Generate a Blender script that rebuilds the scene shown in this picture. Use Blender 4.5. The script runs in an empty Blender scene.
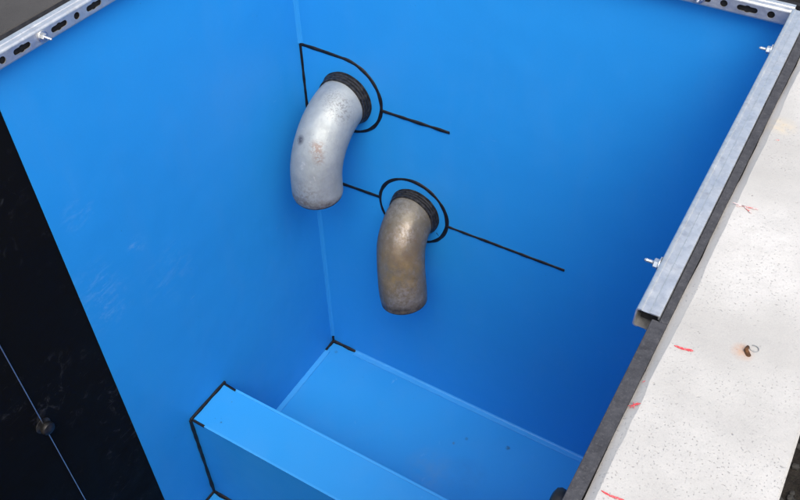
import bpy, bmesh, math, random
from mathutils import Vector, Matrix, noise
random.seed(7)
scene = bpy.context.scene
COL = scene.collection
PI = math.pi
R_ = math.radians

# ------------------------------------------------------------------ camera
cam_d = bpy.data.cameras.new('camera')
cam_d.sensor_width = 36.0
cam_d.lens = 842.63 / 800 * 36.0
cam_d.clip_start = 0.02
cam_d.clip_end = 400
cam = bpy.data.objects.new('camera', cam_d)
COL.objects.link(cam)
cx = Vector((0.8599, 0.5103, -0.0149)).normalized()
cz = Vector((0.3712, -0.6050, 0.7044)).normalized()
cy = cz.cross(cx).normalized()
cx = cy.cross(cz).normalized()
m = Matrix((cx, cy, cz)).transposed().to_4x4()
m.translation = Vector((1.8427, -2.2878, 3.5684))
cam.matrix_world = m
scene.camera = cam

# ------------------------------------------------------------------ light
SUN_EL, SUN_AZ = 59.0, 139.0          # azimuth clockwise from +Y
world = bpy.data.worlds.new('World')
scene.world = world
world.use_nodes = True
wn = world.node_tree
wn.nodes.clear()
sky = wn.nodes.new('ShaderNodeTexSky')
sky.sky_type = 'NISHITA'
sky.sun_disc = False
sky.sun_elevation = R_(SUN_EL)
sky.sun_rotation = R_(SUN_AZ)
sky.air_density = 1.0
sky.dust_density = 4.0
sky.ozone_density = 0.6
bg = wn.nodes.new('ShaderNodeBackground')
bg.inputs['Strength'].default_value = 0.15
wo = wn.nodes.new('ShaderNodeOutputWorld')
wn.links.new(sky.outputs[0], bg.inputs[0])
wn.links.new(bg.outputs[0], wo.inputs[0])
sun_d = bpy.data.lights.new('sun', 'SUN')
sun_d.energy = 1.0
sun_d.angle = R_(50)
sun_d.color = (1.0, 0.965, 0.92)
sun = bpy.data.objects.new('sun', sun_d)
COL.objects.link(sun)
d = Vector((math.sin(R_(SUN_AZ)) * math.cos(R_(SUN_EL)), math.cos(R_(SUN_AZ)) * math.cos(R_(SUN_EL)), math.sin(R_(SUN_EL))))
sun.rotation_euler = d.to_track_quat('Z', 'Y').to_euler()
sun.location = (2, -2, 6)
scene.view_settings.view_transform = 'Standard'
scene.view_settings.look = 'None'
scene.view_settings.gamma = 1
scene.view_settings.use_curve_mapping = False
scene.view_settings.exposure = 0.95

# ------------------------------------------------------------------ material helpers
class NT:
    def __init__(s, name):
        s.m = bpy.data.materials.new(name)
        s.m.use_nodes = True
        s.t = s.m.node_tree
        s.b = s.t.nodes['Principled BSDF']
        s.tc = s.n('ShaderNodeTexCoord')
    def n(s, typ, **kw):
        x = s.t.nodes.new(typ)
        for k, v in kw.items():
            setattr(x, k, v)
        return x
    def l(s, a, b):
        s.t.links.new(a, b)
    def noise(s, scale, detail=4, rough=.55, stretch=None, dist=0):
        x = s.n('ShaderNodeTexNoise')
        x.inputs['Scale'].default_value = scale
        x.inputs['Detail'].default_value = detail
        x.inputs['Roughness'].default_value = rough
        x.inputs['Distortion'].default_value = dist
        if stretch:
            mp = s.n('ShaderNodeMapping')
            mp.inputs['Scale'].default_value = stretch[:3]
            if len(stretch) > 3:
                mp.inputs['Rotation'].default_value = stretch[3:6]
            s.l(s.tc.outputs['Object'], mp.inputs[0])
            s.l(mp.outputs[0], x.inputs['Vector'])
        else:
            s.l(s.tc.outputs['Object'], x.inputs['Vector'])
        return x.outputs['Fac']
    def voro(s, scale, feature='F1', rnd=1):
        x = s.n('ShaderNodeTexVoronoi', feature=feature)
        x.inputs['Scale'].default_value = scale
        x.inputs['Randomness'].default_value = rnd
        s.l(s.tc.outputs['Object'], x.inputs['Vector'])
        return x.outputs['Distance']
    def ramp(s, fac, a, b, va=0.0, vb=1.0):
        x = s.n('ShaderNodeMapRange')
        x.inputs[1].default_value = a
        x.inputs[2].default_value = b
        x.inputs[3].default_value = va
        x.inputs[4].default_value = vb
        s.l(fac, x.inputs[0])
        return x.outputs[0]
    def mul(s, a, b, op='MULTIPLY'):
        x = s.n('ShaderNodeMath', operation=op)
        for i, v in enumerate((a, b)):
            if isinstance(v, (int, float)):
                x.inputs[i].default_value = v
            else:
                s.l(v, x.inputs[i])
        return x.outputs[0]
    def mix(s, fac, a, b):
        x = s.n('ShaderNodeMix', data_type='RGBA')
        if isinstance(fac, (int, float)):
            x.inputs[0].default_value = fac
        else:
            s.l(fac, x.inputs[0])
        for i, v in ((6, a), (7, b)):
            if isinstance(v, tuple):
                x.inputs[i].default_value = (*v, 1)
            else:
                s.l(v, x.inputs[i])
        return x.outputs[2]
    def spot(s, pos, r0, r1):
        """soft round stain at an object-space position: 1 inside r0, 0 outside r1"""
        x = s.n('ShaderNodeVectorMath', operation='DISTANCE')
        s.l(s.tc.outputs['Object'], x.inputs[0])
        x.inputs[1].default_value = pos
        return s.ramp(x.outputs['Value'], r0, r1, 1, 0)
    def bump(s, h, strength, dist):
        x = s.n('ShaderNodeBump')
        x.inputs['Strength'].default_value = strength
        x.inputs['Distance'].default_value = dist
        s.l(h, x.inputs['Height'])
        s.l(x.outputs[0], s.b.inputs['Normal'])
    def set(s, color=None, rough=None, metal=None, spec=None):
        for k, v in (('Base Color', color), ('Roughness', rough), ('Metallic', metal), ('Specular IOR Level', spec)):
            if v is None:
                continue
            i = s.b.inputs[k]
            if isinstance(v, tuple):
                i.default_value = (*v, 1)
            elif isinstance(v, (int, float)):
                i.default_value = v
            else:
                s.l(v, i)
        return s

def mat_blue(name, base, light, scuff=1.0, spots=(), scuffs=()):
    t = NT(name)
    big = t.ramp(t.noise(2.2, 3), .3, .7)
    c = t.mix(t.mul(big, .35), base, tuple(min(1, k * 1.10) for k in base))
    c = t.mix(t.mul(t.ramp(t.noise(170, 3, .6), .3, .7), .16), c, tuple(min(1, k * .82) for k in base))
    dust = t.ramp(t.noise(5.5, 6, .7, (1, 1, .35)), .50, .75)
    c = t.mix(t.mul(dust, .022), c, (.45, .55, .65))
    # pale scuffs, scratches and dusty handling marks
    zone = t.ramp(t.noise(3.1, 3), .50, .66)
    scr = t.ramp(t.noise(34, 5, .7, (1.0, .35, 1.6, .5, .3, .2)), .665, .76)
    scr2 = t.ramp(t.noise(120, 3, .6, (.2, .12, 1.4, .7, .1, .4)), .70, .78)
    c = t.mix(t.mul(t.mul(zone, scr), .34 * scuff), c, light)
    c = t.mix(t.mul(t.mul(zone, scr2), .40 * scuff), c, light)
    specks = t.ramp(t.voro(26), .035, .06, 1, 0)
    sz = t.ramp(t.noise(5, 2), .58, .62)
    c = t.mix(t.mul(t.mul(specks, sz), .55), c, tuple(k * .35 for k in base))
    for pos, r, amt in scuffs:                      # single rubbed places on the sheet
        sm = t.ramp(t.noise(30, 8, .8, (.8, .5, 1.4, .4, .2, .9), .6), .50, .85)
        c = t.mix(t.mul(t.mul(t.spot(pos, r * .2, r), sm), amt), c, light)
    for pos, r, amt, col in spots:                  # specks and smears of dirt
        sm = t.ramp(t.noise(1.6 / r, 6, .7), .34, .62)
        c = t.mix(t.mul(t.mul(t.spot(pos, r * .45, r), sm), amt), c, col)
    rg = t.mul(t.ramp(t.noise(9, 5), .2, .8, .36, .52), 1.0)
    t.set(c, rg, 0, .42)
    t.bump(t.mul(t.noise(3.0, 2), t.mul(t.noise(60, 3), .04), 'ADD'), .25, .02)
    return t.m

M = {}
BLUE = (0.019, 0.278, 0.665)
M['blue'] = mat_blue('blue_sheet', BLUE, (.35, .58, .85), .8)
M['blue_side'] = mat_blue('blue_sheet_rubbed', BLUE, (.40, .62, .88), 1.0, (),
    [((0, -1.20, 1.60), .12, .34), ((0, -1.18, 1.47), .13, .36), ((0, -1.006, 1.614), .05, .8), ((0, -1.165, 1.88), .08, .35), ((0, -.90, 1.38), .18, .2)])
DIRT = (.03, .05, .07)
M['blue_floor'] = mat_blue('blue_sheet_floor', (0.021, 0.270, 0.640), (.4, .62, .85), .5,
    [((1.112, -.135, .04), .014, .9, DIRT), ((.915, -.190, .04), .010, .75, DIRT), ((.873, -.243, .04), .010, .6, (.10, .09, .08)),
     ((.84, -.43, .04), .14, .22, (.16, .28, .42)), ((1.0, -.37, .04), .12, .22, (.03, .17, .42)), ((.06, -.06, .04), .012, .6, DIRT)])
M['blue_top'] = mat_blue('blue_sheet_strip', (0.023, 0.270, 0.640), (.4, .62, .85), .8,
    [((.126, -.965, .595), .006, .8, DIRT), ((.10, -.86, .595), .004, .6, DIRT)])
M['blue_weld'] = mat_blue('blue_weld_plastic', (0.040, 0.312, 0.69), (.4, .62, .9), .5)

t = NT('black_weld_plastic')
g = t.ramp(t.noise(60, 4), .35, .7)
t.set(t.mix(g, (.003, .0035, .005), (.010, .010, .012)), t.ramp(t.noise(30, 3), .3, .7, .35, .6), 0, .3)
t.bump(t.noise(160, 3), .5, .004)
M['weld'] = t.m

t = NT('black_sheet')
z = t.ramp(t.noise(2.6, 4), .48, .68)
s1 = t.ramp(t.noise(16, 6, .7, None, 1.4), .56, .72)
s2 = t.ramp(t.noise(70, 3, .6, (.15, .1, 1.2, .6, .2, .5)), .66, .76)
c = t.mix(t.mul(t.mul(z, s1), .95), (.0042, .0042, .0042), (.065, .067, .068))
c = t.mix(t.mul(t.mul(z, s2), .5), c, (.10, .11, .12))
t.set(c, t.ramp(t.noise(7, 5), .3, .7, .5, .7), 0, .07)
t.bump(t.noise(40, 4), .15, .004)
M['black'] = t.m

def mat_concrete(name, lo, hi, pits=.5, stains=(), band=0):
    t = NT(name)
    a = t.ramp(t.noise(3.5, 6, .65), .32, .68)
    b = t.ramp(t.noise(28, 6, .7), .35, .65)
    c = t.mix(a, lo, hi)
    c = t.mix(t.mul(b, .35), c, tuple(k * .72 for k in lo))
    fine = t.ramp(t.noise(420, 3, .7), .3, .7)
    c = t.mix(t.mul(fine, .22), c, tuple(k * .6 for k in lo))
    # pores and dark grains, thinning out in patches
    area = t.ramp(t.noise(7, 4), .38, .6)
    p1 = t.mul(t.mul(t.ramp(t.noise(240, 2, .5), .635, .70), area), .75)
    p2 = t.mul(t.mul(t.ramp(t.noise(105, 2, .5), .70, .76), t.ramp(t.noise(17, 4, .7), .46, .62)), .8)
    pm = t.mul(p1, p2, 'MAXIMUM')
    c = t.mix(t.mul(pm, pits), c, tuple(k * .22 for k in lo))
    if band:
        sx = t.n('ShaderNodeSeparateXYZ')
        t.l(t.tc.outputs['Object'], sx.inputs[0])
        wv = t.mul(sx.outputs[0], t.mul(t.mul(t.noise(60, 5, .7), .5, 'SUBTRACT'), .010), 'ADD')
        c = t.mix(t.mul(t.ramp(wv, band - .0015, band + .0015, 1, 0), t.ramp(t.noise(90, 5, .7), .3, .6, .45, .85)), c, (.40, .392, .365))
    for pos, r0, r1, col, amt in stains:
        wob = t.ramp(t.noise(45, 5, .65), .35, .62)
        c = t.mix(t.mul(t.mul(t.spot(pos, r0, r1), wob), amt), c, col)
    t.set(c, .9, 0, .2)
    h = t.mul(t.mul(t.noise(90, 6, .65), .5), t.mul(pm, -1.0), 'ADD')
    h = t.mul(h, t.mul(t.noise(9, 4), 1.0), 'ADD')
    t.bump(h, .55, .004)
    return t.m

t = NT('dark_board')
g = t.ramp(t.noise(55, 6, .7), .3, .7)
c = t.mix(g, (.028, .029, .033), (.062, .063, .068))
c = t.mix(t.mul(t.ramp(t.noise(240, 3), .55, .72), .4), c, (.11, .11, .11))
c = t.mix(t.ramp(t.voro(70), .03, .06, .18, 0), c, (.2, .2, .2))
t.set(c, .85, 0, .25)
t.bump(t.noise(200, 5), .5, .003)
M['board'] = t.m
t = NT('shade_board')
t.set(t.mix(t.ramp(t.noise(60, 5, .7), .3, .7), (.006, .006, .007), (.022, .022, .024)), .85, 0, .2)  # darker copy of the board colour, shade behind the rails painted in
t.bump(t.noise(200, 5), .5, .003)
M['board_shade'] = t.m

t = NT('galvanised_steel')
v = t.n('ShaderNodeTexVoronoi', feature='F1')
v.inputs['Scale'].default_value = 130
t.l(t.tc.outputs['Object'], v.inputs['Vector'])
sp = t.n('ShaderNodeSeparateColor')
t.l(v.outputs['Color'], sp.inputs[0])
c = t.mix(sp.outputs[0], (.60, .605, .58), (.68, .685, .66))
dirt = t.ramp(t.noise(38, 5, .7), .52, .74)
c = t.mix(t.mul(dirt, .45), c, (.36, .35, .34))
c = t.mix(t.mul(t.ramp(t.noise(90, 6, .75, (.25, 1, 1)), .55, .68), .5), c, (.70, .69, .66))
t.set(c, t.ramp(t.noise(25, 4), .3, .7, .36, .55), .85, .5)
t.bump(t.mul(t.noise(26, 3, .5, None, 1.2), t.mul(t.noise(160, 3), .25), 'ADD'), .35, .004)
M['galv'] = t.m

t = NT('zinc_bolt')
t.set((.66, .66, .64), t.ramp(t.noise(90, 3), .3, .7, .2, .4), .9, .5)
M['zinc'] = t.m

def blot(t, c, pos, r, col, amt, sc=60, lo=.42, hi=.58):
    return t.mix(t.mul(t.mul(t.spot(pos, r * .3, r), t.ramp(t.noise(sc, 5, .7), lo, hi)), amt), c, col)
t = NT('silver_pipe')
a = t.ramp(t.noise(14, 5, .65), .3, .7)
c = t.mix(a, (.280, .312, .308), (.375, .412, .405))
c = t.mix(t.mul(t.ramp(t.noise(75, 5, .75), .50, .75), .35), c, (.25, .25, .255))
sc = t.ramp(t.noise(110, 3, .6, (.25, .5, .12, .3, .2, .5)), .66, .74)
c = t.mix(t.mul(sc, .4), c, (.62, .62, .61))
c = blot(t, c, (.047, -.282, -.045), .040, (.22, .16, .13), .85, 70, .44, .54)
c = blot(t, c, (.060, -.295, -.080), .030, (.22, .17, .15), .8, 90, .46, .54)
c = blot(t, c, (-.030, -.278, -.035), .024, (.07, .075, .09), .9, 60, .34, .46)
c = blot(t, c, (.061, -.138, .056), .075, (.16, .16, .16), .75, 110, .50, .58)
c = blot(t, c, (.014, -.122, .082), .06, (.16, .16, .16), .5, 130, .52, .6)
c = blot(t, c, (.067, -.30, -.01), .10, (.17, .16, .16), .6, 120, .58, .64)
c = blot(t, c, (.029, -.357, -.24), .09, (.20, .19, .17), .6, 70, .46, .6)
c = t.mix(t.mul(t.spot((.012, -.272, -.305), .100, .109), t.ramp(t.noise(45, 5, .7), .38, .62, .15, .9)), c, (.13, .11, .09))
t.set(c, t.ramp(t.noise(26, 5), .25, .75, .48, .68), .45, .5)
t.bump(t.mul(t.noise(60, 5, .6), t.mul(t.noise(12, 2), 1.5), 'ADD'), .22, .005)
M['silver'] = t.m

t = NT('greasy_pipe')
a = t.ramp(t.noise(16, 5, .65), .36, .64)
c = t.mix(a, (.165, .155, .125), (.135, .112, .072))
c = t.mix(t.mul(t.ramp(t.noise(34, 6, .75), .5, .68), .5), c, (.30, .29, .275))
c = blot(t, c, (.087, -.262, -.095), .15, (.27, .19, .075), .75, 22, .30, .60)
c = blot(t, c, (.057, -.203, -.010), .12, (.17, .12, .075), .6, 26, .34, .60)
c = blot(t, c, (-.039, -.089, .079), .09, (.30, .29, .26), .6, 60, .40, .60)
c = blot(t, c, (.116, -.300, -.200), .09, (.30, .29, .27), .6, 60, .42, .60)
c = blot(t, c, (.049, -.175, .035), .06, (.40, .385, .36), .45, 90, .44, .60)  # whitish highlight painted into the pipe colour
c = t.mix(t.mul(t.ramp(t.noise(90, 4, .7), .6, .72), .6), c, (.09, .07, .055))
c = t.mix(t.mul(t.spot((.073, -.223, -.325), .100, .109), t.ramp(t.noise(45, 5, .7), .38, .62, .15, .9)), c, (.05, .045, .038))
t.set(c, t.ramp(t.noise(22, 5), .3, .7, .30, .58), .35, .5)
t.bump(t.mul(t.noise(46, 5, .6), t.mul(t.noise(14, 2), 1.2), 'ADD'), .32, .005)
M['greasy'] = t.m

t = NT('dark_pipe_rim')
c = t.mix(t.ramp(t.noise(60, 5), .4, .65), (.06, .052, .045), (.17, .145, .115))
t.set(c, .6, .4, .4)
t.bump(t.noise(150, 4), .5, .003)
M['rim'] = t.m

t = NT('collar_rubber')
c = t.mix(t.ramp(t.noise(70, 5, .7), .4, .7), (.006, .006, .007), (.050, .050, .048))
t.set(c, t.ramp(t.noise(40, 4), .3, .7, .34, .62), .15, .45)
t.bump(t.noise(130, 4), .5, .004)
M['collar'] = t.m

t = NT('knob_rubber')
c = t.mix(t.ramp(t.noise(50, 4), .45, .7), (.004, .004, .004), (.018, .017, .016))
t.set(c, .5, 0, .45)
M['knob'] = t.m

t = NT('steel_wire')
t.set((.6, .63, .68), .32, .9, .5)
M['wire'] = t.m

t = NT('red_crayon')
c = t.mix(t.ramp(t.noise(260, 3, .7), .52, .72), (.55, .06, .07), (.56, .32, .30))
t.set(c, .9, 0, .2)
M['red'] = t.m
t = NT('faint_red_crayon')
c = t.mix(t.ramp(t.noise(240, 3, .7), .4, .55), (.55, .16, .14), (.62, .52, .50))
t.set(c, .9, 0, .2)
M['red_faint'] = t.m

t = NT('rusty_iron')
c = t.mix(t.ramp(t.noise(120, 4), .4, .65), (.035, .018, .010), (.13, .06, .025))
t.set(c, .85, .2, .3)
t.bump(t.noise(300, 4), .6, .002)
M['rust'] = t.m

t = NT('soil')
c = t.mix(t.ramp(t.noise(9, 6, .7), .35, .68), (.010, .009, .008), (.035, .030, .024))
c = t.mix(t.mul(t.ramp(t.noise(60, 5, .7), .58, .72), .7), c, (.05, .055, .03))
t.set(c, .95, 0, .15)
t.bump(t.noise(45, 6, .7), .9, .02)
M['soil'] = t.m
t = NT('pebble')
c = t.mix(t.ramp(t.noise(20, 4), .35, .65), (.012, .012, .011), (.045, .043, .038))
t.set(c, .85, 0, .25)
M['pebble'] = t.m

t = NT('dull_wire')
t.set((.25, .26, .26), .6, .5, .4)
M['pebble_grey'] = t.m

# ------------------------------------------------------------------ mesh helpers
def obj(name, bm, mat, parent=None, smooth=False, angle=None, flip=False):
    if flip:
        bmesh.ops.recalc_face_normals(bm, faces=bm.faces)
    me = bpy.data.meshes.new(name)
    bm.to_mesh(me)
    bm.free()
    me.materials.append(mat)
    if smooth:
        for p in me.polygons:
            p.use_smooth = True
        if angle:
            me.set_sharp_from_angle(angle=R_(angle))
    o = bpy.data.objects.new(name, me)
    COL.objects.link(o)
    if parent:
        o.parent = parent
    return o

def tag(o, label, cat, group=None):
    o['label'] = label
    o['category'] = cat
    if group:
        o['group'] = group
    return o

def thing(name, label, cat, loc=(0, 0, 0), rz=0, group=None):
    o = bpy.data.objects.new(name, None)
    o.empty_display_size = .05
    COL.objects.link(o)
    o.location = loc
    o.rotation_euler.z = rz
    return tag(o, label, cat, group)

def box(lo, hi, bevel=0, seg=1, bm=None):
    own = bm is None
    b = bmesh.new()
    bmesh.ops.create_cube(b, size=1)
    for v in b.verts:
        v.co = Vector([lo[i] + (v.co[i] + .5) * (hi[i] - lo[i]) for i in range(3)])
    if bevel:
        bmesh.ops.bevel(b, geom=list(b.edges), offset=bevel, segments=seg, profile=.5, affect='EDGES')
    if own:
        return b
    me = bpy.data.meshes.new('tmp')
    b.to_mesh(me)
    b.free()
    bm.from_mesh(me)
    bpy.data.meshes.remove(me)
    return bm

def tube(pts, rad, seg=8, flat=None, closed=False, wob=0.0, caps=True, bm=None):
    """swept round bead; flat = (normal axis vector, factor) squashes it against a wall; rad may be a list"""
    bm = bm or bmesh.new()
    pts = [Vector(p) for p in pts]
    n = len(pts)
    rings = []
    up = None
    for i, p in enumerate(pts):
        a = pts[(i - 1) % n] if (closed or i) else p
        b = pts[(i + 1) % n] if (closed or i < n - 1) else p
        tdir = (b - a).normalized()
        if flat:
            u = Vector(flat[0]).normalized()
            w = tdir.cross(u).normalized()
        else:
            if up is None:
                up = Vector((0, 0, 1)) if abs(tdir.z) < .9 else Vector((0, 1, 0))
            w = tdir.cross(up).normalized()
            u = w.cross(tdir).normalized()
            up = u
        r = rad[i] if isinstance(rad, (list, tuple)) else rad
        r *= 1 + wob * noise.noise(p * 23 + Vector((3, 7, 1)))
        k = flat[1] if flat else 1
        off = w * (wob * .35 * r * noise.noise(p * 11))
        rings.append([bm.verts.new(p + off + w * (r * math.cos(2 * PI * j / seg)) + u * (k * r * math.sin(2 * PI * j / seg))) for j in range(seg)])
    for i in range(n if closed else n - 1):
        A, B = rings[i], rings[(i + 1) % n]
        for j in range(seg):
            bm.faces.new((A[j], A[(j + 1) % seg], B[(j + 1) % seg], B[j]))
    if caps and not closed:
        bm.faces.new(rings[0])
        bm.faces.new(rings[-1])
    bmesh.ops.recalc_face_normals(bm, faces=bm.faces)
    return bm

def line(a, b, step=.02):
    a, b = Vector(a), Vector(b)
    k = max(2, int((b - a).length / step))
    return [a.lerp(b, i / k) for i in range(k + 1)]

def lathe(prof, frame, seg=48, close=False, bm=None):
    """prof: (radius, along); frame: (origin, axis, u)"""
    bm = bm or bmesh.new()
    o, ax, u = (Vector(v) for v in frame)
    ax.normalize()
    u.normalize()
    w = ax.cross(u)
    rows = []
    for r, h in prof:
        if r < 1e-6:
            rows.append([bm.verts.new(o + ax * h)])
        else:
            rows.append([bm.verts.new(o + ax * h + u * (r * math.cos(2 * PI * j / seg)) + w * (r * math.sin(2 * PI * j / seg))) for j in range(seg)])
    m_ = len(rows)
    for i in range(m_ if close else m_ - 1):
        A, B = rows[i], rows[(i + 1) % m_]
        for j in range(seg):
            q = []
            for v in (A[j % len(A)], A[(j + 1) % len(A)], B[(j + 1) % len(B)], B[j % len(B)]):
                if v not in q:
                    q.append(v)
            if len(q) > 2:
                bm.faces.new(q)
    bmesh.ops.recalc_face_normals(bm, faces=bm.faces)
    return bm

# ------------------------------------------------------------------ sizes (metres, origin = back left bottom corner of the tank)
W, H = 1.722, 2.45
FRONT = -2.75
WALL_T = .235
BOARD = .022
RZ_R = R_(-.45)                           # the right wall is not quite parallel to the left one

# ------------------------------------------------------------------ ground (around the tank, right up to the walls)
bm = bmesh.new()
xs = [-9, -2, -.42, -.26, .2, .7, 1.2, 1.6, 1.97, 2.1, 2.25, 2.4, 2.6, 2.9, 3.5, 5, 10]
ys = [-11, -6, -4, -2.98, -2.4, -2.0, -1.8, -1.65, -1.5, -1.35, -1.2, -1.0, -.7, -.3, .03, .1, .2, .35, .6, 1.2, 3, 9]
def gz(x, y):
    zz = 2.36 if y > .02 else 2.2
    return zz + .05 * noise.noise(Vector((x * 2.3, y * 2.3, .4)))
for i in range(len(xs) - 1):
    for j in range(len(ys) - 1):
        x0, x1, y0, y1 = xs[i], xs[i + 1], ys[j], ys[j + 1]
        if x0 > -.3 and x1 < 1.98 and y0 > -2.99 and y1 < .031:
            continue
        bm.faces.new([bm.verts.new((x, y, gz(x, y))) for x, y in ((x0, y0), (x1, y0), (x1, y1), (x0, y1))])
bmesh.ops.remove_doubles(bm, verts=bm.verts, dist=1e-4)
o = obj('ground', bm, M['soil'], smooth=True)
o['kind'] = 'structure'

# pebbles and crumbs of soil lying against the walls
bm = bmesh.new()
for k in range(1500):
    if k < 1100:
        x, y = random.uniform(1.985, 2.5), random.uniform(-2.0, -.6)
    else:
        x, y = random.uniform(.8, 2.4), random.uniform(.04, .45)
    r = random.uniform(.002, .008)
    mm = Matrix.Translation((x, y, gz(x, y) + r * .3)) @ Matrix.Rotation(random.uniform(0, 6), 4, 'Z') @ Matrix.Diagonal((r * random.uniform(.8, 1.5), r, r * random.uniform(.5, .9), 1))
    bmesh.ops.create_icosphere(bm, subdivisions=1, radius=1, matrix=mm)
o = obj('pebbles', bm, M['pebble'])
o['kind'] = 'stuff'
tag(o, 'small dark pebbles scattered over the soil behind the walls', 'pebbles')

# ------------------------------------------------------------------ concrete walls
def wall_grid(x0, x1, y0, y1, z0, z1, chamfer, amp=.0015, step=.03):
    """long wall along Y with a rough chamfer on its x0 top edge"""
    n = int((y1 - y0) / step)
    bm = bmesh.new()
    rows = []
    for i in range(n + 1):
        y = y0 + (y1 - y0) * i / n
        def q(s, f=9):
            return noise.noise(Vector((y * f, s, 1.7))) * amp + noise.noise(Vector((y * f * 5, s, 4.1))) * amp * .6
        cw = chamfer
        prof = [(x0, z0), (x0 + max(-.0004, q(9) * 1.8), z1 - cw * .70 + q(1) * 1.5), (x0 + cw + q(2) * 2.6, z1 + q(3) * .4)]
        kx = 7
        for k in range(1, kx):
            xx = x0 + cw + (x1 - x0 - cw) * k / kx
            prof.append((xx, z1 + noise.noise(Vector((xx * 12, y * 12, 2))) * amp * .9))
        prof += [(x1 - .004 + q(5), z1 - .001), (x1 + q(6), z1 - .006), (x1, z0)]
        rows.append([bm.verts.new((px, y, pz)) for px, pz in prof])
    for i in range(n):
        for j in range(len(rows[0]) - 1):
            bm.faces.new((rows[i][j], rows[i + 1][j], rows[i + 1][j + 1], rows[i][j + 1]))
        bm.faces.new((rows[i][-1], rows[i + 1][-1], rows[i + 1][0], rows[i][0]))
    bm.faces.new(rows[0])
    bm.faces.new(rows[-1])
    bmesh.ops.recalc_face_normals(bm, faces=bm.faces)
    return bm

# right wall: local frame at its inner top edge line, so the stains stay with it
RW = Vector((1.7275, -1.0, 0))
X0 = BOARD - .002
def rw_local(x, y, z):
    return Matrix.Rotation(-RZ_R, 3, 'Z') @ (Vector((x, y, z)) - RW)
RUST = rw_local(1.8796, -1.2461, H)
YEL = rw_local(1.781, -.58, H)
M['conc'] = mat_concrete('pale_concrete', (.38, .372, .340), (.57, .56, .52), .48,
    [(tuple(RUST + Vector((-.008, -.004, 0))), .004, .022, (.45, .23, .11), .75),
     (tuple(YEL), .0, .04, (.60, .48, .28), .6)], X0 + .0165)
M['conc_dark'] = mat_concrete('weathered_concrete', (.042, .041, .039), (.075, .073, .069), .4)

rw = thing('concrete_wall', 'pale concrete wall with bare top, red crayon marks and a rusty wire end', 'wall', tuple(RW), RZ_R)
obj('wall_body', wall_grid(X0, X0 + WALL_T + .010, FRONT + 1.0 - .2, 1.12, -.2, H, .016), M['conc'], rw, True, 25)

def crayon(pts, w, mat, jag=.18):
    bm = bmesh.new()
    L, Rr = [], []
    pp = []
    for a, b in zip(pts, pts[1:]):
        pp += line(a, b, .0016)[:-1]
    pp.append(Vector(pts[-1]))
    for i, p in enumerate(pp):
        tdir = (pp[min(i + 1, len(pp) - 1)] - pp[max(i - 1, 0)]).normalized()
        s = Vector((-tdir.y, tdir.x, 0))
        e = (.55 + .5 * i / len(pp)) * min(1, (i + .6) / 3, (len(pp) - i - .4) / 3)
        L.append(bm.verts.new(p + s * w * e * (.5 + random.uniform(-jag, jag))))
        Rr.append(bm.verts.new(p - s * w * e * (.5 + random.uniform(-jag, jag))))
    for i in range(len(pp) - 1):
        bm.faces.new((L[i], Rr[i], Rr[i + 1], L[i + 1]))
    r = bmesh.ops.extrude_face_region(bm, geom=list(bm.faces))
    for v in r['geom']:
        if isinstance(v, bmesh.types.BMVert):
            v.co.z += .0012
    bmesh.ops.recalc_face_normals(bm, faces=bm.faces)
    return obj('red_mark', bm, mat, rw)
ZT = .0008
def rp(x, y):
    v = rw_local(x, y, H)
    v.z = H + ZT
    return v
crayon([rp(1.7695, -1.295), rp(1.786, -1.2945), rp(1.8005, -1.2903)], .0045, M['red'])
crayon([rp(1.7618, -1.6101), rp(1.776, -1.6115), rp(1.797, -1.6085)], .0032, M['red'])
crayon([rp(1.766, -.893), rp(1.779, -.886), rp(1.797, -.900)], .003, M['red_faint'])
crayon([rp(1.757, -.886), rp(1.775, -.8875), rp(1.806, -.882)], .0028, M['red_faint'])
crayon([rp(1.781, -.640), rp(1.789, -.636)], .002, M['red_faint'])
# the small cross and dot sit on the sloping edge of the wall
def sl(x, y):
    v = rw_local(x, y, H)
    v.z = H - max(0, (X0 + .016 - v.x)) * .70 + .0026
    return v
crayon([sl(1.7435, -1.4425), sl(1.7525, -1.4405), sl(1.7605, -1.4365)], .0025, M['red'])
crayon([sl(1.7485, -1.4335), sl(1.7520, -1.4405), sl(1.7535, -1.4475)], .0022, M['red'])
crayon([sl(1.7475, -1.4475), sl(1.7520, -1.4400), sl(1.7560, -1.4345)], .0018, M['red'])
crayon([sl(1.7480, -1.389), sl(1.7515, -1.386)], .0024, M['red'])

# rusty stub with a bent tie-wire loop in the wall top
c0 = RUST - Vector((0, 0, .0028))
stub = tube([c0 + Vector((.004, -.008, -.006)), c0 + Vector((.002, -.006, .003)), c0 + Vector((-.004, .0, .006)), c0 + Vector((-.003, .010, .0045))], [.0042, .0042, .0036, .0024], 8, wob=.5)
st = obj('rusty_stub', stub, M['rust'], rw, True, 50)
lp = [c0 + Vector((-.003, .009, .004))] + [c0 + Vector((.007 + .0075 * math.cos(a), .0115 + .0065 * math.sin(a), .0036 + .0008 * math.sin(a))) for a in [PI + k * PI / 7 for k in range(0, 13)]]
obj('wire_loop', tube(lp, .0008, 6), M['pebble_grey'], st, True)

lw = thing('concrete_wall', 'dark weathered concrete wall top above the scuffed black sheet', 'wall', (-.028, -1.0, 0))
bm = wall_grid(.001, .235, -1.75, 1.02, -.2, H + .002, .010)
for v in bm.verts:
    v.co.x = -v.co.x
bmesh.ops.reverse_faces(bm, faces=bm.faces)
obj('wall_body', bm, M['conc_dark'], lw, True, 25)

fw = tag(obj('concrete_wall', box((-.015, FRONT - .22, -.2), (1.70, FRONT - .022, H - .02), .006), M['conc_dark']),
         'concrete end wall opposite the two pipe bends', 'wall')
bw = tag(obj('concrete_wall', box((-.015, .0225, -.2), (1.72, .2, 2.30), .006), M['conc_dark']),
         'concrete wall that the two pipe bends come out of', 'wall')

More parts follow.
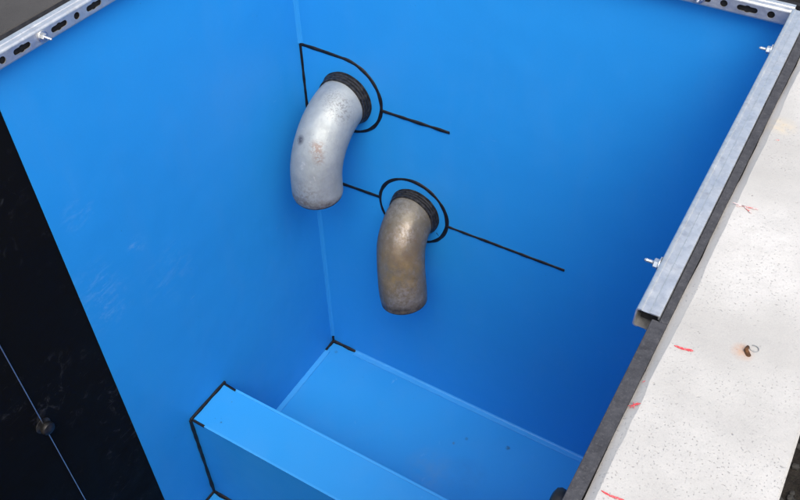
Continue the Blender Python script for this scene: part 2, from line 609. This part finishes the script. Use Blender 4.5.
# ------------------------------------------------------------------ dark boards between lining and concrete
def board(name, boxes, mat, label, loc=(0, 0, 0), rz=0):
    b = bmesh.new()
    for lo, hi in boxes:
        box(lo, hi, .0010, 1, b)
    o_ = obj(name, b, mat)
    o_.location = loc
    o_.rotation_euler.z = rz
    return tag(o_, label, 'board')
def RO(y):                                # outer side of the right board, along the concrete
    return RW.x + .0192 + (y - RW.y) * .00785
def slab(b, xin, ya, yb, z0, z1):
    vs = [b.verts.new(p) for z in (z0, z1) for p in ((xin, ya, z), (RO(ya), ya, z), (RO(yb), yb, z), (xin, yb, z))]
    for f in ((0, 3, 2, 1), (4, 5, 6, 7), (0, 1, 5, 4), (1, 2, 6, 5), (2, 3, 7, 6), (3, 0, 4, 7)):
        b.faces.new([vs[k] for k in f])
b = bmesh.new()
slab(b, 1.7180, FRONT + .9, -1.2525, H - .016, H - .003)      # cap over the lining
slab(b, 1.7230, FRONT + .9, -1.2525, -.15, H - .0162)
slab(b, 1.7306, -1.2523, -.002, H - .050, H - .003)           # beside the rail
slab(b, 1.7230, -1.2523, -.002, -.15, H - .0502)
bmesh.ops.bevel(b, geom=list(b.edges), offset=.0008, segments=1, affect='EDGES')
tag(obj('edge_board', b, M['board']), 'dark grey board edge running along the pale concrete wall', 'board')
board('edge_board', [((-.0275, FRONT, -.15), (-.0045, .02, H + .005))], M['board_shade'], 'thin shade-darkened board edge between the weathered concrete and a slotted rail')
board('edge_board', [((-.003, .0045, -.15), (1.70, .0205, H - .014))], M['board_shade'], 'thin shade-darkened board edge behind the rail above the two pipe bends')

# ------------------------------------------------------------------ black sheets on the left wall
YB = -1.267
tag(obj('black_sheet', box((-.004, FRONT, -.15), (-.0005, YB + .03, 2.405), .0008), M['black']),
    'scuffed black plastic sheet beside the straight edge of the blue lining', 'sheet')

# ------------------------------------------------------------------ blue tank lining
tank = thing('tank_lining', 'bright blue welded plastic lining of the tank with black weld beads', 'tank', (0, 0, -.04))
OFF = Vector((0, 0, .04))
def part(name, bm, mat, smooth=False, angle=None, parent=tank):
    for v in bm.verts:
        if v.co.x > 1.70:                           # the right wall is slightly out of parallel
            v.co.x += XR(v.co.y) - WI
        v.co += OFF
    return obj(name, bm, mat, parent, smooth, angle)
def XR(y):
    return 1.7186
TH = .004
Y1, Y2, ZW, ZF = -.800, -1.018, .551, -.04
WI = 1.7125
part('side_panel', box((0, YB, ZF), (TH, -.0005, 2.409), .0012, 2), M['blue_side'])
def sheet_grid(nx, nz, f):
    bm = bmesh.new()
    g_ = [[bm.verts.new(f(i / nx, j / nz)) for j in range(nz + 1)] for i in range(nx + 1)]
    for i in range(nx):
        for j in range(nz):
            bm.faces.new((g_[i][j], g_[i + 1][j], g_[i + 1][j + 1], g_[i][j + 1]))
    return bm
part('back_panel', box((TH + .0003, -TH, 0 - .004), (WI, 0, 2.392), .0012, 2), M['blue'])
sp_ = part('side_panel', box((WI - .0005, FRONT, ZF), (WI + TH - .0008, -.005, 2.404)), M['blue'])
part('end_panel', box((.0005, FRONT + .001, ZF), (WI - .001, FRONT + .005, H - .05)), M['blue'])
part('floor_panel', box((TH + .0003, Y1 + .0003, -.006), (WI - .001, -TH - .0003, 0), .001), M['blue_floor'])
part('floor_panel', box((TH + .0003, FRONT + .006, ZF - .006), (WI - .001, Y2 - .0003, ZF), .001), M['blue_top'])
# sill across the tank: front, back and top sheets
sill = part('sill', box((TH + .0003, Y2, ZF), (WI - .001, Y2 + TH, ZW - .0005)), M['blue'])
sill['label'] = 'raised blue sill running across the tank floor'
part('rear_face', box((TH + .0003, Y1 - TH, 0), (WI - .001, Y1, ZW - .0005)), M['blue'], parent=sill)
part('sill_top', box((TH + .0003, Y2 - .001, ZW), (WI - .001, Y1 + .001, ZW + TH), .0015, 2), M['blue_top'], parent=sill)
# narrow cap strips on the two long edges of the sill, stopping short of the wall
def capstrip(y0, y1):
    b = box((.075, y0, ZW + TH + .0002), (WI - .002, y1, ZW + TH + .0032), .0008, 2)
    part('edge_strip', b, M['blue_weld'], parent=sill)
capstrip(Y1 - .010, Y1 + .002)
capstrip(Y2 - .002, Y2 + .008)

# pale weld fillets in the corners
def fillet(name, a, b, n1, n2, w, mat='blue_weld'):
    """quarter-round fillet from a to b with the two wall directions n1, n2"""
    a, b, n1, n2 = Vector(a), Vector(b), Vector(n1), Vector(n2)
    bm = bmesh.new()
    k = max(4, int((b - a).length / .03))
    rows = []
    for i in range(k + 1):
        p = a.lerp(b, i / k)
        ww = w * (1 + .10 * noise.noise(p * 14) + .06 * noise.noise(p * 45))
        r = [bm.verts.new(p)]
        for s in range(7):
            t_ = s / 6 * PI / 2
            r.append(bm.verts.new(p + n1 * ww * (1 - math.sin(t_) * .82) + n2 * ww * (1 - math.cos(t_) * .82) if 0 < s < 6 else p + (n1 * ww if s == 0 else n2 * ww)))
        rows.append(r)
    m_ = len(rows[0])
    for i in range(k):
        for j in range(m_):
            bm.faces.new((rows[i][j], rows[i + 1][j], rows[i + 1][(j + 1) % m_], rows[i][(j + 1) % m_]))
    bm.faces.new(rows[0])
    bm.faces.new(rows[-1])
    bmesh.ops.recalc_face_normals(bm, faces=bm.faces)
    return part(name, bm, M[mat], True, 40)
fillet('corner_weld', (TH, -TH, 1.836), (TH, -TH, 2.385), (1, 0, 0), (0, -1, 0), .014, 'blue_top')
fillet('corner_weld', (TH, -TH, .05), (TH, -TH, 1.482), (1, 0, 0), (0, -1, 0), .014, 'blue_top')
# flat strips with a raised rim where the floor meets the back and left wall
part('joint_strip', box((.15, -TH - .030, .0003), (WI - .002, -TH - .0003, .0040), .0012, 2), M['blue_weld'])
fillet('corner_weld', (.15, -TH, .004), (WI - .002, -TH, .004), (0, -1, 0), (0, 0, 1), .008)
part('joint_strip', box((TH + .0003, Y1 + .002, .0003), (TH + .028, -.075, .0040), .0012, 2), M['blue_weld'])

# black weld beads
def bead(pts, r, nrm, closed=False, k=.55, wob=.42):
    r *= 1.42
    return part('weld_bead', tube(pts, r, 8, (nrm, k), closed, wob), M['weld'], True, 60)
YW = -TH - .0005
bead(line((TH + .003, YW, .075 - .03), (TH + .003, YW, .002)), .006, (-1, 1, 0), k=.8)
bead(line((TH + .003, -TH - .003, .003), (.152, -TH - .003, .003)), .007, (0, 1, -1), k=.8)
bead(line((TH + .003, -TH - .003, .003), (TH + .003, -.080, .003)), .007, (1, 0, -1), k=.8)
# sill
zt = ZW + TH + .001
bead(line((TH + .002, Y1 + .008, zt), (TH + .002, Y2 - .004, zt)), .0075, (1, 0, -1), k=.8)
bead(line((TH, Y1, zt - .001), (.079, Y1 - .006, zt + .001)), .006, (0, 1, 1), k=.7)
bead(line((TH, Y2 + .002, zt), (.079, Y2 + .001, zt)), .0042, (0, 1, -1), k=.7)
bead(line((TH + .002, Y2 - .003, zt), (TH + .002, Y2 - .003, ZF + .002)), .0075, (1, 1, 0), k=.8)
bead(line((TH + .002, Y2 - .003, ZF + .004), (WI - .002, Y2 - .003, ZF + .004)), .0075, (0, 1, -1), k=.8)
bead(line((TH + .002, Y2 - .003, ZF + .004), (TH + .002, YB + .002, ZF + .004)), .0075, (1, 0, -1), k=.8)
# plates round the pipes: D-shaped above, round below
PX1, PZ1, PR1 = .203, 1.657, .167
PX2, PZ2, PR2 = .511, 1.176, .162
N = (0, 1, 0)
arc = [(PX1 + PR1 * math.sin(a), YW, PZ1 + PR1 * math.cos(a)) for a in [PI * k / 40 for k in range(41)]]
bead(line((TH + .004, YW, PZ1 + PR1 + .004), (PX1 - .05, YW, PZ1 + PR1 + .003))[:-1] + arc + line((PX1 - .05, YW, PZ1 - PR1), (TH + .004, YW, PZ1 - PR1)), .0055, N)
bead(line((TH + .004, YW - .001, PZ1 + PR1 + .006), (TH + .004, YW - .001, PZ1 - PR1 - .002)), .0058, (-1, 1, 0))
bead([(PX2 + PR2 * math.sin(2 * PI * k / 72), YW, PZ2 + PR2 * math.cos(2 * PI * k / 72)) for k in range(72)], .0058, N, True)
bead(line((PX1 + PR1 - .002, YW, 1.640), (.672, YW, 1.644)), .0052, N)
bead(line((.10, YW, 1.175), (PX2 - PR2 + .002, YW, 1.184)), .0055, N)
bead(line((PX2 + PR2 - .002, YW, 1.163), (1.198, YW, 1.169)), .0048, N)
bead(line((.625, YW, 1.105), (.645, YW, 1.083), .008), .0028, N)
# plates inside the beads
bm = bmesh.new()
pts = [(TH + .002, PZ1 - PR1), (TH + .002, PZ1 + PR1)] + [(PX1 + PR1 * math.sin(a), PZ1 + PR1 * math.cos(a)) for a in [PI * k / 30 for k in range(31)]]
f = bm.faces.new([bm.verts.new((x, -TH - .0006, z)) for x, z in pts])
e_ = bmesh.ops.extrude_face_region(bm, geom=[f])
for v in e_['geom']:
    if isinstance(v, bmesh.types.BMVert):
        v.co.y -= .002
bmesh.ops.recalc_face_normals(bm, faces=bm.faces)
part('pipe_plate', bm, M['blue'])
part('pipe_plate', lathe([(0, 0), (PR2 - .001, 0), (PR2 - .001, .002), (0, .002)], ((PX2, -TH - .0006, PZ2), (0, -1, 0), (1, 0, 0)), 64), M['blue'])

# ------------------------------------------------------------------ pipe bends
def pipe_bend(x, z, r, rc, clen, s, Rb, beta, tail, tilt, curl, mat, label):
    root = thing('pipe_bend', label, 'pipe', (x, -TH - .0026, z), 0, 'pipe bends coming out of the wall')
    wall = .007
    dn = Vector((math.sin(tilt), 0, -math.cos(tilt)))
    out = Vector((0, -1, 0))
    side = dn.cross(out)
    path = [(Vector((0, 0, 0)) + out * k * s / 3, out) for k in range(3)]
    c = out * s + dn * Rb
    nb = 22
    for k in range(nb + 1):
        a = beta * k / nb
        path.append((c - dn * (Rb * math.cos(a)) + out * (Rb * math.sin(a)), out * math.cos(a) + dn * math.sin(a)))
    endc, dn = path[-1]
    pos_ = endc.copy()
    nt = 10
    for k in range(1, nt + 1):                     # the bend eases on towards the open end
        dn = (Matrix.Rotation(-curl / nt, 3, side) @ dn).normalized()
        pos_ = pos_ + dn * ((tail - .012) / nt)
        path.append((pos_.copy(), dn.copy()))
    seg = 56
    def sweep(rows):
        bm = bmesh.new()
        rg = []
        for (p, t_), rr in rows:
            u = side
            w = t_.cross(u).normalized()
            ring = []
            for j in range(seg):
                an = 2 * PI * j / seg
                dv = u * math.cos(an) + w * math.sin(an)
                q = p + dv * rr
                q += dv * (.0016 * noise.noise(q * 9 + Vector((x, 0, z)) * 5) + .0006 * noise.noise(q * 40))
                ring.append(bm.verts.new(q))
            rg.append(ring)
        for A, B in zip(rg, rg[1:]):
            for j in range(seg):
                bm.faces.new((A[j], A[(j + 1) % seg], B[(j + 1) % seg], B[j]))
        bmesh.ops.recalc_face_normals(bm, faces=bm.faces)
        return bm
    rows = [(q, r - .004 * max(0, (i_ - len(path) + 4) / 3) ** 2) for i_, q in enumerate(path)]
    r_end = rows[-1][1]
    bend = obj('bend', sweep(rows), mat, root, True, 40)
    e0 = path[-1][0]
    rim = [((e0, dn), r_end + .0002), ((e0 + dn * .004, dn), r_end - .0012), ((e0 + dn * .009, dn), r_end - .0048), ((e0 + dn * .012, dn), r_end - .0085), ((e0 + dn * .012, dn), r_end - .0105)]
    back = [((p, t_), r_end - .0105) for p, t_ in reversed(path)]
    bm = sweep(rim + back)
    obj('end_rim', bm, M['rim'], bend, True, 35)
    # collar of three stacked ridges round the pipe, against the wall plate
    prof = [(r - .002, -.0005), (rc + .003, 0), (rc + .004, .004)]
    nrid = 3
    for k in range(nrid):
        a0 = .006 + (clen - .010) * k / nrid
        a1 = .006 + (clen - .010) * (k + 1) / nrid
        rr = rc - .0028 * k
        prof += [(rr - .004, a0), (rr, a0 + .002), (rr + .001, (a0 + a1) / 2), (rr, a1 - .002), (rr - .004, a1)]
    prof += [(r + .002, clen), (r - .002, clen)]
    bm = lathe(prof, ((0, 0, 0), out, (1, 0, 0)), 64)
    for v in bm.verts:
        v.co += Vector((v.co.x, 0, v.co.z)).normalized() * .0014 * noise.noise(v.co * 30)
    obj('collar', bm, M['collar'], root, True, 35)
    return root
pipe_bend(.2106, 1.647, .1030, .1130, .046, .008, .250, 1.46, .088, .04, .08, M['silver'], 'scratched silver pipe bend turning down beside the corner of the blue tank')
pipe_bend(.522, 1.181, .1018, .1120, .043, .006, .165, 1.18, .240, .22, .24, M['greasy'], 'brown greasy pipe bend turning down inside the round black weld ring')

# ------------------------------------------------------------------ slotted mounting rails
RD, RH, RT = .0425, .046, .0026
def rail_mesh(length, holes, round_r=.0100, slot_l=.055, slot_r=.0080, key=True):
    """channel along +X, web facing -Y at y=0, open side towards +Y, z from 0 (top) down"""
    bm = bmesh.new()
    def loop(pts):
        vs = [bm.verts.new((x, 0, z)) for x, z in pts]
        return [bm.edges.new((vs[i], vs[(i + 1) % len(vs)])) for i in range(len(vs))]
    edges = loop([(0, -.0065), (length, -.0065), (length, -RH + .0065), (0, -RH + .0065)])
    for x, kind in holes:
        zc = -RH / 2
        if kind == 'hole':
            if round_r + .002 < x < length - round_r - .002:
                edges += loop([(x + round_r * math.cos(2 * PI * k / 20), zc + round_r * math.sin(2 * PI * k / 20)) for k in range(20)])
        else:
            hl = slot_l / 2
            if hl + .003 < x < length - hl - .003:
                pts = []
                for k in range(11):
                    a = -PI / 2 + PI * k / 10
                    pts.append((x + hl - slot_r + slot_r * math.cos(a), zc + slot_r * math.sin(a)))
                if key:
                    for k in range(7):
                        a = R_(50) + R_(80) * k / 6
                        pts.append((x + .0104 * math.cos(a), zc + .0104 * math.sin(a)))
                for k in range(11):
                    a = PI / 2 + PI * k / 10
                    pts.append((x - hl + slot_r + slot_r * math.cos(a), zc + slot_r * math.sin(a)))
                if key:
                    for k in range(7):
                        a = R_(230) + R_(80) * k / 6
                        pts.append((x + .0104 * math.cos(a), zc + .0104 * math.sin(a)))
                edges += loop(pts)
    bmesh.ops.triangle_fill(bm, use_beauty=True, use_dissolve=False, edges=edges)
    web = list(bm.faces)
    r = bmesh.ops.extrude_face_region(bm, geom=web)
    for v in r['geom']:
        if isinstance(v, bmesh.types.BMVert):
            v.co.y += RT
    # flanges and lips: closed profile swept along X (rounded shoulder)
    for sgn in (1, -1):
        def Z(z):
            return z if sgn > 0 else -RH - z
        outer = [(0, -.0065), (.0005, -.0040), (.0019, -.0019), (.0040, -.0005), (.0065, 0), (.0090, 0), (.0105, 0), (.0160, 0), (.0225, 0), (.0245, 0), (RD - .003, 0), (RD - .0008, -.0008), (RD, -.003), (RD, -.009)]
        inner = [(RD - RT, -.009), (RD - RT, -.0035), (RD - RT - .001, -RT), (.0070, -RT), (.0042, -.0042), (RT, -.0068)]
        prof = outer + inner
        n = max(2, int(length / .02))
        rows = []
        for i in range(n + 1):
            x = length * i / n
            row = []
            for k, (y, z) in enumerate(prof):
                dz = .0005 * noise.noise(Vector((x * 14, y * 40, sgn))) if .004 < y < RD - .004 else 0
                if k in (6, 7, 8):
                    dz -= .0020
                row.append(bm.verts.new((x, y, Z(z + dz))))
            rows.append(row)
        q = len(prof)
        for i in range(n):
            for j in range(q):
                bm.faces.new((rows[i][j], rows[i + 1][j], rows[i + 1][(j + 1) % q], rows[i][(j + 1) % q]))
        bm.faces.new(rows[0])
        bm.faces.new(rows[-1])
    bmesh.ops.recalc_face_normals(bm, faces=bm.faces)
    return bm

def shade_filler(parent, x0, x1):
    return obj('shade_strip', box((x0, RT + .005, -RH + RT + .0008), (x1, RD - RT - .001, -RT - .0022), .001), M['board_shade'], parent)  # added black strip standing in for the shade inside the hollow channel

def bolt(parent, x, z=-RH / 2, out=.026):
    bm = lathe([(0, -out - .004), (.0022, -out - .004), (.0036, -out - .001)] + [p for k in range(10) for p in ((.0040, -out + .0005 + k * .0026), (.0034, -out + .0018 + k * .0026))] + [(.0038, .034), (0, .034)], ((x, 0, z), (0, 1, 0), (1, 0, 0)), 14)
    b = obj('bolt', bm, M['zinc'], parent, True, 40)
    obj('nut', lathe([(.0030, -.0125), (.0085, -.0125), (.0098, -.0112), (.0098, -.0042), (.0092, -.0032), (.0030, -.0032)], ((x, 0, z), (0, 1, 0), (1, 0, 0)), 6), M['zinc'], b)
    obj('washer', lathe([(.0045, -.0028), (.0150, -.0028), (.0155, -.0022), (.0155, -.0004), (.0045, -.0004)], ((x, 0, z), (0, 1, 0), (1, 0, 0)), 28), M['zinc'], b, True, 35)
    return b

def pattern(start_slot, length, pitch=.0627):
    out, x, k = [], start_slot, 0
    while x > 0:
        x -= pitch
        k += 1
    while x < length:
        out.append((x, 'slot' if k % 2 == 0 else 'hole'))
        x += pitch
        k -= 1
    return out
# back rail: local +X = world +X
r2 = thing('mounting_rail', 'galvanised slotted rail on the wall above the two pipe bends', 'rail', (.05, .0040 - RD - .004, 2.440), 0, 'slotted rails round the tank rim')
LB = 1.640
obj('channel', rail_mesh(LB, pattern(1.577 - .05, LB)), M['galv'], r2, True, 35)
shade_filler(r2, .004, LB - .004)
bolt(r2, 1.449 - .05)
bolt(r2, .35 - .05)
# left rail: local +X = world +Y, web faces +X -> rotate +90 deg about Z (local -Y = +X)
LL = 2.3
r1 = thing('mounting_rail', 'galvanised slotted rail in front of the weathered concrete wall', 'rail', (RD - .0042, -.06 - LL, 2.458), PI / 2, 'slotted rails round the tank rim')
obj('channel', rail_mesh(LL, pattern(-1.1665 + .06 + LL, LL)), M['galv'], r1, True, 35)
shade_filler(r1, .004, LL - .004)
bolt(r1, -1.0985 + .06 + LL, out=.03)
bolt(r1, -.345 + .06 + LL)
# right rail: local +X = world -Y, web faces -X -> rotate -90 deg
LR = 1.195
r3 = thing('mounting_rail', 'galvanised rail with a cut open end beside the pale concrete wall', 'rail', (1.6865, -.052, 2.453), -PI / 2, 'slotted rails round the tank rim')
obj('channel', rail_mesh(LR, pattern(.201, LR)), M['galv'], r3, True, 35)
shade_filler(r3, .004, LR - .022)
bolt(r3, .2025, -.018)
bolt(r3, 1.055, -.018)

# ------------------------------------------------------------------ taut wire with its black knob on the black sheet
YS = -1.560
w_ = thing('taut_wire', 'thin bright steel wire running straight down the black sheet', 'wire', (.006, YS, .3))
obj('strand', tube(line((0, 0, -.3), (0, 0, 2.0), .2), .0017, 8), M['wire'], w_, True, 50)
def knob(loc, rot_axis, label, s=1.0):
    k_ = thing('knob', label, 'knob', loc, 0, 'round black knobs')
    ax = Vector(rot_axis)
    prof = [(.016, .0), (.017, .010), (.026, .014), (.030, .020), (.031, .032), (.027, .040), (.016, .0445), (0, .0455)]
    u = Vector((0, 1, 0))
    obj('cap', lathe([(0, 0)] + [(a * s, b * s) for a, b in prof], ((0, 0, 0), ax, u), 32), M['knob'], k_, True, 40)
    obj('collar', lathe([(.0, -.0002), (.036 * s, -.0002), (.036 * s, .004 * s), (.017 * s, .006 * s), (0, .006 * s)], ((0, 0, 0), ax, u), 32), M['collar'], k_, True, 35)
    return k_
knob((-.0003, YS, 1.216), (1, 0, 0), 'round black knob holding the thin wire on the black sheet', .78)
knob((XR(-1.555) - .0002, -1.555, 2.265), (-1, 0, 0), 'round black knob poking out below the dark grey board edge', .85)

scene.cycles.max_bounces = 12
scene.cycles.diffuse_bounces = 8
